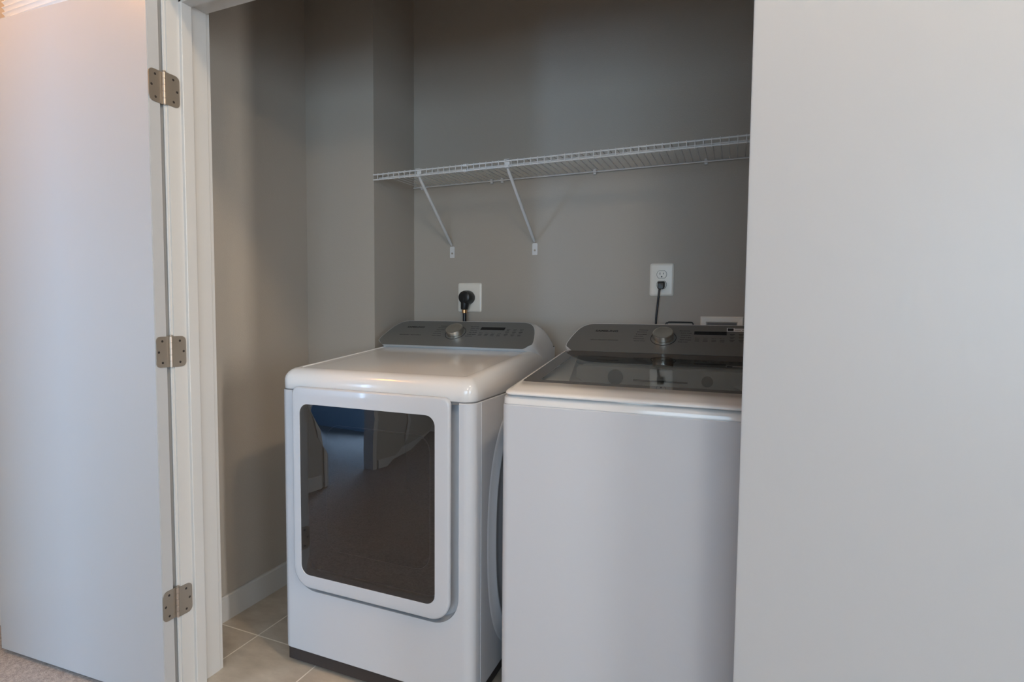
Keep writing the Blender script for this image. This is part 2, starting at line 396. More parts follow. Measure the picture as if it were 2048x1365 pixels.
# ------------------------------------------------------------------ appliances
def deckz(y):                      # the work tops rise a little towards the back
    return 0.9735 + (min(y, 0.74)-0.27)*0.118
PY0, PZ0, PY1, PZ1 = 0.715, 1.029, 0.850, 1.117          # foot and head of the sloping control panel
PN = Vector((0, -(PZ1-PZ0), PY1-PY0)).normalized(); PT = Vector((0, PY1-PY0, PZ1-PZ0)).normalized()
def on_panel(x, z, off=0.0):
    k = (z-PZ0)/(PZ1-PZ0); return Vector((x, PY0+k*(PY1-PY0), z)) + PN*off
def panel_outline(xc, grow=0.0):
    half = [(0.297, 1.029), (0.3000, 1.0293), (0.3245, 1.0395), (0.3272, 1.042), (0.3278, 1.050), (0.3235, 1.064), (0.3165, 1.079), (0.309, 1.0915), (0.300, 1.1015), (0.288, 1.1095), (0.272, 1.1145), (0.255, 1.1168), (0.235, 1.117)]
    pts = [(xc+a, z) for a, z in half] + [(xc-a, z) for a, z in reversed(half)]
    if grow:
        q = []; n = len(pts)
        sl = (PT.length)/((PZ1-PZ0)/math.hypot(PZ1-PZ0, PY1-PY0))
        for i in range(n):
            a = Vector(pts[i-1]); b = Vector(pts[(i+1) % n]); d = (b-a).normalized(); kk = min(1, max(0, (pts[i][1]-1.030)/0.012)); q.append((pts[i][0]+d.y*grow*kk, pts[i][1]-d.x*grow*0.6*kk))
        pts = q
    return pts
def panel_strip(bm, x0, x1, z0, z1, off=0.0008, thick=0.0006):
    L = [[on_panel(x, z, o) for x, z in ((x0, z0), (x1, z0), (x1, z1), (x0, z1))] for o in (off-thick, off)]
    loft(bm, L)
def text_mesh(body, w, h, xl, zc, m, parent, name, bold=0.0, off=0.0009, wide=1.0):
    """lettering laid on the sloping panel; w = width on the panel, h = cap height"""
    cu = bpy.data.curves.new(name, 'FONT'); cu.body = body; cu.size = 1; cu.offset = bold; cu.resolution_u = 3
    to = bpy.data.objects.new('t', cu); C.objects.link(to); bpy.context.view_layer.update()
    me = bpy.data.meshes.new_from_object(to.evaluated_get(bpy.context.evaluated_depsgraph_get())); bpy.data.objects.remove(to)
    xs = [v.co.x for v in me.vertices]; ys = [v.co.y for v in me.vertices]
    x0, x1, y0, y1 = min(xs), max(xs), min(ys), max(ys)
    bm = bmesh.new(); bm.from_mesh(me)
    c = on_panel(0, zc, off)
    for v in bm.verts:
        a = xl + (v.co.x-x0)/(x1-x0)*w; b = ((v.co.y-y0)/(y1-y0)-0.5)*h
        v.co = Vector((a, c.y, c.z)) + PT*b
    ex = bmesh.ops.extrude_face_region(bm, geom=bm.faces[:]); 
    for v in [g for g in ex['geom'] if isinstance(g, bmesh.types.BMVert)]: v.co -= PN*0.0004
    return obj(name, bm, m, parent)

def console(t, x0, xc, words, sticker=False, rim=0.0035):
    """rear control console: bulging white shell, graphite facing, dial, display and print"""
    bm = bmesh.new(); L = []
    o0 = [on_panel(x, z, -0.001) for x, z in panel_outline(xc, 0)]
    o1 = [on_panel(x, z, 0.0) for x, z in panel_outline(xc, rim*0.5)]
    o2 = [on_panel(x, z, -0.003) for x, z in panel_outline(xc, rim)]
    L = [o0, o1, o2]
    base = panel_outline(xc, rim)
    for k in range(1, 9):
        s = k/8; loop = []
        for x, z in base:
            ax = abs(x-xc); sg = 1 if x > xc else -1
            v = (z-PZ0)/(PZ1-PZ0)                         # 0 foot .. 1 head
            ex = (0.343-ax)*min(1, ax/0.30)**3            # how far the side may swell
            nx = ax + ex*math.sin(s*PI/2)**1.0
            yf = on_panel(0, z).y
            yb = 0.955
            ny = yf + (yb-yf)*s
            dz = max(0.0, v)*(0.115 if ax > 0.24 else 0.06)
            nz = z - dz*(1-math.cos(s*PI/2))
            if v <= 0.45: nz = z - (z-0.935)*min(1, s*1.6)*(1 - max(0, v)/0.45*0.75)
            loop.append(Vector((xc+sg*nx, ny, nz)))
        L.append(loop)
    loft(bm, L, True, True)
    obj('console_shell', bm, M['enamel2'], t, smooth=50)
    bm = bmesh.new()
    low = [(x, z-0.0022 if z < 1.032 else z) for x, z in panel_outline(xc, -0.0005)]
    loft(bm, [[on_panel(x, z, -0.002) for x, z in low], [on_panel(x, z, 0.0006) for x, z in low]])
    cp = obj('control_panel', bm, M['panel'], t, smooth=30); cp['label'] = 'dark graphite control panel'
    bm = bmesh.new(); panel_strip(bm, x0+0.433, x0+0.533, 1.0868, 1.0968, 0.0010); obj('display', bm, M['display'], cp)
    text_mesh('SAMSUNG', 0.080, 0.0105, x0+0.100, 1.0925, M['ink'], cp, 'lettering', bold=0.03)
    text_mesh(words, 0.098, 0.0036, x0+0.092, 1.063, M['ink'], cp, 'lettering', bold=0.01)
    # cycle names left and right of the dial
    lft = ['Delicates', 'Bedding', 'Towels', 'Heavy Duty', 'Normal', 'Quick Wash'] if sticker else ['Delicates', 'Bedding', 'Towels', 'Heavy Duty', 'Normal', 'Perm Press']
    rgt = ['Eco Normal', 'Active Wear', 'Colors', 'Rinse + Spin', 'Self Clean', 'Deep Wash'] if sticker else ['Eco Normal', 'Active Wear', 'Time Dry', 'Air Fluff', 'Refresh', 'Quick Dry']
    for i in range(6):
        z = 1.098-i*0.0070; k = (0.0, 0.004, 0.006, 0.006, 0.004, 0.0)[i]
        text_mesh(lft[i], 0.030+0.004*(i % 3), 0.0050, x0+0.252-k-0.002*i, z, M['ink2'], cp, 'lettering', bold=0.02)
        text_mesh(rgt[i], 0.030+0.003*((i+1) % 3), 0.0050, x0+0.386+k, z, M['ink2'], cp, 'lettering', bold=0.02)
    for i, s in enumerate(('Soil', 'Temp', 'Spin', 'Rinse')):
        text_mesh(s, 0.014, 0.0035, x0+0.437+i*0.0255, 1.076, M['ink2'], cp, 'lettering', bold=0.01)
        bm = bmesh.new()
        for dz in (1.070, 1.066): panel_strip(bm, x0+0.437+i*0.0255, x0+0.451+i*0.0255, dz, dz+0.0012)
        obj('print_mark', bm, M['ink2'], cp)
    for i in range(3):
        for j in range(3):
            bm = bmesh.new(); xx = x0+0.542+j*0.027; z = 1.089-i*0.009
            panel_strip(bm, xx, xx+0.015, z, z+0.0014); panel_strip(bm, xx+0.002, xx+0.012, z-0.0035, z-0.0023); obj('print_mark', bm, M['ink2'], cp)
    # dial
    zc = 1.0735; c = on_panel(x0+0.337, zc, 0.0)
    def disc(bm, prof, n=48):
        X = Vector((1, 0, 0))
        loft(bm, [[c+PN*h+X*(r*math.cos(2*PI*k/n))+PT*(r*math.sin(2*PI*k/n)) for k in range(n)] for r, h in prof])
    bm = bmesh.new(); tube(bm, [c+PN*0.0010+Vector((1, 0, 0))*(0.0412*math.cos(2*PI*k/64))+PT*(0.0412*math.sin(2*PI*k/64)) for k in range(64)], 0.0010, 8, closed=True); bz = obj('dial_ring', bm, M['ink'], cp, smooth=40)
    bm = bmesh.new(); disc(bm, [(0.0338, 0.0006), (0.0338, 0.0035), (0.0325, 0.0040), (0.0335, 0.0050), (0.0335, 0.0225), (0.0330, 0.0235), (0.0305, 0.0245), (0.0290, 0.0243)])
    kb = obj('dial', bm, M['chrome'], cp, smooth=40); kb['label'] = 'brushed steel dial'
    if sticker:
        bm = bmesh.new(); panel_strip(bm, x0+0.533, x0+0.612, 1.0985, 1.1090, 0.0010); st = obj('sticker', bm, M['sticker'], cp); st['label'] = 'white and black sticker'
        bm = bmesh.new(); panel_strip(bm, x0+0.5355, x0+0.5535, 1.0998, 1.1077, 0.0014); obj('sticker_block', bm, M['ink'], cp)
        bm = bmesh.new(); panel_strip(bm, x0+0.556, x0+0.575, 1.1018, 1.1026, 0.0014); panel_strip(bm, x0+0.578, x0+0.598, 1.1018, 1.1026, 0.0014); panel_strip(bm, x0+0.556, x0+0.61, 1.1065, 1.1078, 0.0014)
        obj('sticker_print', bm, M['ink2'], cp)
    return cp

def body_shell(bm, x0, x1, y0, y1, z0, z1, r=0.03, n=8):
    prof = [(z0, 0.0015), (z0+0.002, 0), (z1-0.002, 0), (z1, 0.0015)]
    loft(bm, [[Vector((x, y, z)) for x, y in rrect(x0+i, x1-i, y0+i, y1-i, (r, r, 0.006, 0.006), n)] for z, i in prof])

# ---- dryer
DX0, DX1, DFY = 0.162, 0.848, 0.231
dc = (DX0+DX1)/2
dry = thing('dryer', 'white front-loading clothes dryer with a dark glass door, left of the washer', 'dryer', (dc, 0.60, 0))
bm = bmesh.new(); bx(bm, DX0+0.012, DX1-0.012, DFY+0.012, 0.94, 0.016, 0.068)
obj('toe_kick', bm, M['kick'], dry)
for sx in (DX0+0.06, DX1-0.06):
    for sy in (DFY+0.07, 0.88):
        bm = bmesh.new(); tube(bm, [(sx, sy, 0.0), (sx, sy, 0.006), (sx, sy, 0.018)], [0.020, 0.022, 0.016], 16); obj('foot', bm, M['black'], dry, smooth=40)
# front fascia wraps the corners; the side sheets start 5 cm behind
bm = bmesh.new(); body_shell(bm, DX0, DX1, DFY, 0.945, 0.062, 0.9055)
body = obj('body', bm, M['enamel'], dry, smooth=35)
cb = bmesh.new()
ro = rrect(0.2130, 0.8055, 0.268, 0.93, (0.085, 0.085, 0.02, 0.02), 10)
ri = rrect(0.2145, 0.8035, 0.270, 0.93, (0.085, 0.085, 0.02, 0.02), 10)
off = Vector(dry.location)
loft(cb, [[Vector((x, y, z))-off for x, z in o] for o, y in ((ro, DFY-0.05), (ro, DFY+0.001), (ri, DFY+0.038))])
def cut_local(o, bm, loc):
    bmesh.ops.recalc_face_normals(bm, faces=bm.faces)
    me = bpy.data.meshes.new('cut'); bm.to_mesh(me); bm.free()
    c = bpy.data.objects.new('cut', me); C.objects.link(c); c.location = loc
    md = o.modifiers.new('b', 'BOOLEAN'); md.operation = 'DIFFERENCE'; md.object = c; md.solver = 'EXACT'
    bpy.context.view_layer.update(); nm = bpy.data.meshes.new_from_object(o.evaluated_get(bpy.context.evaluated_depsgraph_get()))
    o.modifiers.clear(); o.data = nm; bpy.data.objects.remove(c)
    nm.shade_smooth(); nm.set_sharp_from_angle(angle=math.radians(35))
cut_local(body, cb, off)
# drum opening cavity
cb = bmesh.new(); bx(cb, 0.262, 0.732, 0.20, 0.75, 0.345, 0.86)
for v in cb.verts: v.co -= off
cut_local(body, cb, off)
# side sheet seam and embossed stiffening ring on the right side
bm = bmesh.new()
bx(bm, DX1-0.0004, DX1+0.0010, 0.2855, 0.2875, 0.064, 0.904); obj('side_seam', bm, M['enamel'], dry)
bm = bmesh.new()
def oval(a, b, n=72, e=2.4):
    out = []
    for k in range(n):
        t_ = 2*PI*k/n; cx, sx = math.cos(t_), math.sin(t_)
        out.append((0.60+a*abs(cx)**(2/e)*(1 if cx > 0 else -1), 0.475+b*abs(sx)**(2/e)*(1 if sx > 0 else -1)))
    return out
# embossed panel: outer step then an inner bead
rings = [(0.272, 0.405, -0.0002), (0.264, 0.397, 0.0035), (0.236, 0.369, 0.0040), (0.231, 0.364, 0.0085), (0.222, 0.355, 0.0090), (0.216, 0.349, 0.0045), (0.19, 0.32, 0.004)]
loft(bm, [[Vector((DX1+h, y, z)) for y, z in oval(a, b)] for a, b, h in rings], False, True)
obj('side_embossing', bm, M['enamel'], dry, smooth=60)
# work top: thick rounded slab that rises to the back, shallow inset field
bm = bmesh.new()
loft(bm, [[Vector((x, y, z)) for x, y in rrect(DX0+0.003, DX1-0.003, DFY+0.003, 0.94, (0.03, 0.03, 0.004, 0.004), 8)] for z in (0.900, 0.912)]); obj('seam_strip', bm, M['seam'], dry)
def topslab(bm, x0, x1, y0, y1, zb, rad, r0, insets, field):
    L = []
    def loop(i, fz, r):
        pts = rrect(x0+i, x1-i, y0+i, y1-i*0.3, (max(r, 0.004), max(r, 0.004), 0.006, 0.006), 8)
        return [Vector((x, y, zb+fz*(deckz(y)-zb))) if not callable(fz) else Vector((x, y, fz(y))) for x, y in pts]
    L.append(loop(0.002, 0.0, r0)); L.append(loop(0, 0.04, r0)); L.append(loop(0, 0.36, r0))
    for k in range(1, 8):
        a = k/7*PI/2; L.append(loop(rad*(1-math.cos(a)), (lambda aa: (lambda y: zb+(deckz(y)-zb)*(0.36+0.64*math.sin(aa))))(a), r0*(1-0.5*k/7)))
    for i, dz in insets: L.append(loop(i, (lambda d: (lambda y: deckz(y)+d))(dz), 0.012))
    loft(bm, L, True, True)
bm = bmesh.new()
topslab(bm, DX0, DX1, DFY, 0.905, 0.9085, 0.034, 0.036, [(0.040, 0.0006), (0.044, 0.0002), (0.0455, -0.0022), (0.060, -0.0022), (0.10, -0.0020)], None)
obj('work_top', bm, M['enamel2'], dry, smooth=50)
console(dry, DX0, dc, 'SENSOR DRY   MULTI-STEAM', False, 0.0030)
# door: pillow frame with a big tinted pane
def pillow(x, z, cx, cz, hx, hz, h):
    u = (x-cx)/hx; v = (z-cz)/hz; return h*max(0.0, (1-abs(u)**2.2))*max(0.0, (1-abs(v)**2.2))
bm = bmesh.new()
dx0, dx1, dz0, dz1, dy = 0.2235, 0.7835, 0.283, 0.9205, 0.2165
dcx, dcz, dhx, dhz = (dx0+dx1)/2, (dz0+dz1)/2, (dx1-dx0)/2, (dz1-dz0)/2
gx0_, gx1_, gz0_, gz1_ = 0.2565, 0.7375, 0.3275, 0.8675
def dloop(x0, x1, z0, z1, r, y, n=10):
    return [Vector((x, y - (pillow(x, z, dcx, dcz, dhx, dhz, 0.010)), z)) for x, z in rrect(x0, x1, z0, z1, r, n)]
R_ = (0.062, 0.062, 0.022, 0.022)
L = [dloop(dx0+0.030, dx1-0.030, dz0+0.022, dz1-0.010, R_, dy+0.050), dloop(dx0+0.022, dx1-0.022, dz0+0.016, dz1-0.006, R_, dy+0.020), dloop(dx0+0.002, dx1-0.002, dz0+0.002, dz1-0.002, R_, dy+0.0145), dloop(dx0, dx1, dz0, dz1, R_, dy+0.012), dloop(dx0, dx1, dz0, dz1, R_, dy+0.008)]
for k in range(1, 6):
    a = k/5*PI/2; i = 0.006*(1-math.cos(a)); L.append(dloop(dx0+i, dx1-i, dz0+i, dz1-i, R_, dy+0.008-0.008*math.sin(a)))
q = 0.5
L.append(dloop((dx0+gx0_)/2, (dx1+gx1_)/2, (dz0+gz0_)/2, (dz1+gz1_)/2, (0.045, 0.045, 0.026, 0.026), dy))
L.append(dloop(gx0_-0.001, gx1_+0.001, gz0_-0.001, gz1_+0.001, 0.031, dy)); L.append(dloop(gx0_, gx1_, gz0_, gz1_, 0.030, dy+0.0015)); L.append(dloop(gx0_, gx1_, gz0_, gz1_, 0.030, dy+0.030))
loft(bm, L, False, False)
dd = obj('door', bm, M['enamel'], dry, smooth=40)
bm = bmesh.new()
nx, nz = 40, 44; vs = {}
poly = rrect(gx0_, gx1_, gz0_, gz1_, 0.030, 10)
# pane as concentric loops so that its crown stays smooth
L = []
gcx, gcz = (gx0_+gx1_)/2, (gz0_+gz1_)/2
for k in range(0, 15):
    s = 1-k/15
    L.append([Vector((gcx+(x-gcx)*s, dy+0.0008-pillow(gcx+(x-gcx)*s, gcz+(z-gcz)*s, dcx, dcz, dhx, dhz, 0.010)-0.0, gcz+(z-gcz)*s)) for x, z in poly])
loft(bm, L, False, True)
pn = obj('glass_pane', bm, M['dglass'], dd, smooth=180, face=(0, -1, 0)); pn['label'] = 'dark tinted glass pane'
# inner liner seen faintly through the pane, and the dark drum behind
bm = bmesh.new()
lo = rrect(0.262, 0.732, 0.335, 0.862, 0.03, 8); l1 = rrect(0.330, 0.700, 0.405, 0.80, 0.05, 8); l2 = rrect(0.336, 0.694, 0.411, 0.794, 0.046, 8)
loft(bm, [[Vector((x, y, z)) for x, z in o] for o, y in ((lo, 0.246), (l1, 0.252), (l2, 0.262), (l2, 0.30))], False, False)
obj('inner_liner', bm, M['cavity'], dd, smooth=40)
bm = bmesh.new(); loft(bm, [[Vector((x, y, z)) for x, z in rrect(0.326, 0.704, 0.401, 0.804, 0.052, 8)] if y > 0.2505 else [Vector((x, y, z)) for x, z in rrect(0.329, 0.701, 0.404, 0.801, 0.050, 8)] for y in (0.2525, 0.2495)], False, False)
obj('liner_lip', bm, M['liner'], dd)
bm = bmesh.new(); loft(bm, [[Vector((x, y, z)) for x, z in rrect(0.30, 0.71, 0.375, 0.83, 0.1, 8)] for y in (0.30, 0.74)], False, True)
obj('drum', bm, M['cavity'], dry, smooth=50)
bm = bmesh.new(); bx(bm, 0.7615, 0.7665, 0.2365, 0.2420, 0.585, 0.660); obj('latch', bm, M['enamel2'], dd)

# ---- washer
WX0, WX1, WFY = 0.944, 1.630, 0.200
wc = (WX0+WX1)/2
wsh = thing('washer', 'white top-loading washing machine with a tinted glass lid, partly behind the right door', 'washer', (wc, 0.57, 0))
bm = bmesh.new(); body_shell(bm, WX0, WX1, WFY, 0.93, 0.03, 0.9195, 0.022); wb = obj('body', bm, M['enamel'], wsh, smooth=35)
for sx in (WX0+0.06, WX1-0.06):
    for sy in (WFY+0.07, 0.86):
        bm = bmesh.new(); tube(bm, [(sx, sy, 0.0), (sx, sy, 0.006), (sx, sy, 0.032)], [0.022, 0.024, 0.018], 16); obj('foot', bm, M['black'], wsh, smooth=40)
# tapered top frame between body and lid
bm = bmesh.new(); L = []
def wz(y): return 0.970 + (y-0.290)*0.134
for z, i in ((0.9150, 0.003), (0.9205, 0.0035), (0.9212, 0.0008), (0.9350, 0.0015), (0.9372, 0.0035), (0.9415, 0.0120), (0.9420, 0.024), (0.9400, 0.026)):
    L.append([Vector((x, y, z+max(0, (z-0.9212)/0.0208)*(wz(y)-wz(WFY)))) for x, y in rrect(WX0+i, WX1-i, WFY+i*0.8, 0.93-i*0.3, (0.024, 0.024, 0.006, 0.006), 8)])
loft(bm, L, False, False)
# deck with the round tub mouth
n = 72; mc = Vector((wc, 0.475))
deck = [Vector((x, y, wz(y)-0.0175)) for x, y in rrect(WX0+0.024, WX1-0.024, WFY+0.0192, 0.9243, (0.024, 0.024, 0.006, 0.006), 17)]
obj('top_frame', bm, M['enamel2'], wsh, smooth=40)
bm = bmesh.new(); nn = len(deck)
ring = lambda r, z, dy=0.0: [Vector((mc.x+r*math.cos(PI+PI/4+2*PI*(k+0.5)/nn), mc.y+dy+r*math.sin(PI+PI/4+2*PI*(k+0.5)/nn), z)) for k in range(nn)]
loft(bm, [deck, ring(0.270, 0.945), ring(0.255, 0.925), ring(0.245, 0.905), ring(0.245, 0.86)], False, False)
obj('tub_cover', bm, M['tub'], wsh, smooth=50)
bm = bmesh.new(); loft(bm, [ring(0.255, 0.87), ring(0.255, 0.42), ring(0.03, 0.40)], False, True); obj('drum', bm, M['steel'], wsh, smooth=40)
# dispenser ledge at the rear of the mouth, with its round caps and drawer slot
bm = bmesh.new()
loft(bm, [[Vector((x, y, z)) for x, z in rrect(WX0+0.09, WX1-0.09, 0.930, 0.988, 0.012, 5)] for y in (0.60, 0.70)])
dp = obj('dispenser', bm, M['tub'], wsh, smooth=40)
for cx, r in ((1.16, 0.024), (1.43, 0.016)):
    bm = bmesh.new(); tube(bm, [(cx, 0.601, 0.957), (cx, 0.597, 0.957), (cx, 0.5965, 0.957)], [r, r, r*0.9], 28); obj('dispenser_cap', bm, M['liner'], dp, smooth=40)
bm = bmesh.new(); bx(bm, 1.215, 1.375, 0.5975, 0.601, 0.948, 0.953); obj('drawer_slot', bm, M['liner'], dp)
# lid: white rounded rim carrying one flush sheet of tinted glass
LX0, LX1, LY0, LY1 = WX0+0.008, WX1-0.008, WFY-0.004, 0.716
def wz(y): return 0.970 + (y-0.290)*0.134
gl = (LX0+0.0155, LX1-0.0155, 0.289, 0.7155)
def lidloop(x0, x1, y0, y1, r, dz, base=None):
    return [Vector((x, y, (wz(y)+dz))) for x, y in rrect(x0, x1, y0, y1, (r, r, 0.004, 0.004), 8)]
bm = bmesh.new()
T = 0.028
L = [lidloop(gl[0], gl[1], gl[2], gl[3], 0.014, -0.006), lidloop(gl[0], gl[1], gl[2], gl[3], 0.014, -0.0003), lidloop(gl[0]-0.001, gl[1]+0.001, gl[2]-0.001, gl[3], 0.015, 0.0003)]
L.append(lidloop(LX0+0.0135, LX1-0.0135, LY0+0.024, LY1, 0.018, 0.0002))
for k in range(0, 7):
    a = k/6*PI/2
    L.append(lidloop(LX0+0.012*(1-math.sin(a)), LX1-0.012*(1-math.sin(a)), LY0+0.014*(1-math.sin(a)), LY1, 0.022, -0.002-0.0075*(1-math.cos(a))))
L.append(lidloop(LX0+0.001, LX1-0.001, LY0+0.001, LY1, 0.022, -0.0120)); L.append(lidloop(LX0+0.006, LX1-0.006, LY0+0.007, LY1, 0.02, -0.0132))
L.append(lidloop(gl[0]+0.02, gl[1]-0.02, gl[2]+0.02, gl[3]-0.02, 0.014, -0.0132))
L.append(lidloop(gl[0]+0.02, gl[1]-0.02, gl[2]+0.02, gl[3]-0.02, 0.014, -0.006)); L.append(L[0])
loft(bm, L, False, False)
lid = obj('lid', bm, M['enamel2'], wsh, smooth=45)
win = (gl[0]+0.043, gl[1]-0.043, gl[2]+0.026, gl[3]-0.075)
bm = bmesh.new()
def rr4(b, r, dz): return [Vector((x, y, wz(y)+dz)) for x, y in rrect(b[0], b[1], b[2], b[3], r, 8)]
loft(bm, [rr4(gl, 0.013, -0.003), rr4(gl, 0.013, 0.0), rr4(win, 0.010, 0.0), rr4(win, 0.010, -0.003)], False, False)
gb = obj('glass_border', bm, M['border'], lid); gb['label'] = 'dark painted border of the lid glass'
bm = bmesh.new(); loft(bm, [rr4(win, 0.010, -0.0001), rr4((win[0]+.02, win[1]-.02, win[2]+.02, win[3]-.02), 0.008, -0.0001)], False, True)
wg = obj('glass_pane', bm, M['lglass'], lid, face=(0, 0, 1)); wg['label'] = 'tinted glass window of the lid'
# black block painting in the shade of the recess between lid and console
bm = bmesh.new(); bx(bm, WX0+0.05, WX1-0.05, 0.7165, 0.740, 0.98, 1.028); obj('lid_recess_shade', bm, M['black'], wsh)
console(wsh, WX0, wc, 'VIBRATION REDUCTION TECHNOLOGY', True, 0.0040)

# ------------------------------------------------------------------ wire shelf
SY0, SY1 = 0.777, 1.074; SZ0, SZ1, SZB = 1.7095, 1.7205, 1.6895
XE = 1.80
sh = thing('wire_shelf', 'long white wire shelf on the back wall above the dryer and washer', 'shelf', ((XC+XE)/2, 0.93, 1.71))
bm = bmesh.new()
for y, z, r in ((SY0, SZ0, 0.0031), (SY0, SZB, 0.0031)): tube(bm, [(XC+0.001, y, z), (XE, y, z)], r, 10)
obj('front_rail', bm, M['wire'], sh, smooth=60)
bm = bmesh.new(); tube(bm, [(XC+0.003, SY1, SZ1-0.002), (XE, SY1, SZ1-0.002)], 0.0031, 10); tube(bm, [(XC+0.003, 0.812, SZ0-0.0045), (XE, 0.812, SZ0-0.0045)], 0.0024, 8)
obj('rear_rail', bm, M['wire'], sh, smooth=60)
# deck wires: one inch apart, bent down over the front lip
bm = bmesh.new(); k = 0; x = XC+0.0248
while x < XE-0.005:
    r = 0.00135
    tube(bm, [(x, SY1+0.003, SZ1+0.0015), (x, SY0+0.004, SZ0+0.0042), (x, SY0-0.0030, SZ0+0.0035), (x, SY0-0.0044, SZ0-0.001), (x, SY0-0.0044, SZB-0.001), (x, SY0-0.001, SZB-0.004)], r, 6)
    x += 0.0254; k += 1
o = obj('deck_wires', bm, M['wire'], sh, smooth=60)
# splice collars where two lengths meet
jx = XC+0.0248+15.55*0.0254
bm = bmesh.new()
for z in (SZ0, SZB):
    for d in (-0.004, 0.004): tube(bm, [(jx+d-0.0035, SY0, z), (jx+d+0.0035, SY0, z)], 0.0056, 12)
obj('splice_collar', bm, M['wire'], sh, smooth=40)
for cx in (0.170, 0.517, 0.566, 0.968, 1.386, 1.70):          # wall clips
    bm = bmesh.new()
    bx(bm, cx-0.005, cx+0.005, SY1-0.002, YB, SZ1-0.013, SZ1+0.008)
    tube(bm, [(cx-0.006, SY1, SZ1-0.002), (cx+0.006, SY1, SZ1-0.002)], 0.0065, 12)
    tube(bm, [(cx, SY1-0.004, SZ1-0.010), (cx, SY1-0.002, SZ1-0.010)], 0.0028, 10)
    obj('wall_clip', bm, M['wire'], sh, bevel=0.0008)
def bracket(xt, xb, label):
    t = thing('shelf_bracket', label, 'shelf bracket', (xb, YB, 1.40), 'diagonal braces under the wire shelf')
    bm = bmesh.new()
    a, b = Vector((xt, SY0+0.006, SZB-0.004)), Vector((xb, YB-0.006, 1.452))
    mid = a.lerp(b, 0.5)
    # folded steel strut: shallow U section
    d = (b-a).normalized(); s = Vector((1, 0, 0)); s = (s-d*s.dot(d)).normalized(); n = d.cross(s)
    if n.z > 0: n = -n
    prof = [(-0.0055, -0.002), (-0.0055, 0.0035), (-0.003, 0.0055), (0.003, 0.0055), (0.0055, 0.0035), (0.0055, -0.002)]
    L = []
    for p, k in ((a, 0.7), (a.lerp(b, 0.05), 1), (a.lerp(b, 0.93), 1), (b, 0.75)): L.append([p+s*u*k+n*v*k for u, v in prof])
    loft(bm, L); obj('strut', bm, M['wire'], t, smooth=50)
    bm = bmesh.new()
    bx(bm, xt-0.010, xt+0.010, SY0-0.006, SY0+0.006, SZ0+0.0035, SZ0+0.0052); bx(bm, xt-0.009, xt+0.009, SY0+0.0032, SY0+0.005, SZB-0.005, SZ0+0.004)
    tube(bm, [(xt-0.008, SY0, SZB), (xt+0.008, SY0, SZB)], 0.0048, 12)
    obj('hook', bm, M['wire'], t, bevel=0.0006)
    bm = bmesh.new(); L = []
    for y in (YB-0.0022, YB-0.0002): L.append([Vector((x, y, z)) for x, z in rrect(xb-0.0115, xb+0.0115, 1.397, 1.447, (0.002, 0.002, 0.006, 0.006), 5)])
    loft(bm, L); fp = obj('foot_plate', bm, M['wire'], t, bevel=0.0005)
    bm = bmesh.new(); tube(bm, [(xb, YB-0.0022, 1.4165), (xb, YB-0.0038, 1.4165), (xb, YB-0.0044, 1.4165)], [0.0042, 0.004, 0.002], 14); obj('screw', bm, M['nickel'], fp, smooth=40)
bracket(0.336, 0.322, 'white diagonal shelf bracket above the dryer outlet, the left one of the two')
bracket(0.713, 0.715, 'white diagonal shelf bracket between the two power outlets, the right one')

# ------------------------------------------------------------------ outlets and cords
def wall_plate(t, x0, x1, z0, z1):
    bm = bmesh.new(); L = []
    for i, y in ((0, 0.0002), (0, 0.0022), (0.0015, 0.0042), (0.006, 0.0062), (0.010, 0.0066)):
        L.append([Vector((x, YB-y, z)) for x, z in rrect(x0+i, x1-i, z0+i, z1-i, max(0.003, 0.009-i*0.5), 6)])
    loft(bm, L); return obj('cover_plate', bm, M['plate'], t, smooth=40)
po = thing('wall_outlet', 'white duplex power outlet above the washer with one black plug', 'outlet', (1.236, YB, 1.285))
pl_ = wall_plate(po, 1.191, 1.281, 1.222, 1.349)
for zc in (1.3055, 1.2665):
    def rec(r, y): 
        out = []
        for k in range(40):
            a = 2*PI*k/40; xx, zz = r*math.cos(a), r*math.sin(a)
            out.append(Vector((1.236+xx, YB-y, zc+max(-0.78*r, min(0.78*r, zz)))))
        return out
    bm = bmesh.new(); loft(bm, [rec(0.0190, 0.0064), rec(0.0190, 0.0069)]); rr_ = obj('receptacle_gap', bm, M['screw'], pl_)
    bm = bmesh.new(); loft(bm, [rec(0.0178, 0.0064), rec(0.0178, 0.0082), rec(0.0168, 0.0088)]); rc = obj('receptacle', bm, M['plate'], pl_)
    for dx, h in ((-0.0064, 0.0042), (0.0064, 0.0034)):
        bm = bmesh.new(); bx(bm, 1.236+dx-0.0011, 1.236+dx+0.0011, YB-0.0090, YB-0.0086, zc+0.0035-h, zc+0.0035+h); 
        s = obj('slot', bm, M['ink'], pl_)
    bm = bmesh.new(); tube(bm, [(1.236, YB-0.0086, zc-0.0085), (1.236, YB-0.0090, zc-0.0085)], 0.0027, 14); obj('ground_hole', bm, M['ink'], pl_)
bm = bmesh.new(); tube(bm, [(1.236, YB-0.0064, 1.286), (1.236, YB-0.0078, 1.286)], 0.0024, 12); obj('screw', bm, M['plate'], pl_)
wcord = thing('power_cord', 'thin black power cord and plug hanging from the outlet above the washer', 'power cord', (1.236, YB-0.02, 1.26))
bm = bmesh.new()
loft(bm, [[Vector((x, YB-y, z)) for x, z in rrect(1.236-w, 1.236+w, 1.2665-h0, 1.2665+h1, 0.005, 5)] for y, w, h0, h1 in ((0.0092, 0.0135, 0.012, 0.012), (0.020, 0.0135, 0.012, 0.012), (0.029, 0.012, 0.018, 0.010), (0.033, 0.009, 0.016, 0.006))])
obj('plug', bm, M['black'], wcord, smooth=40)
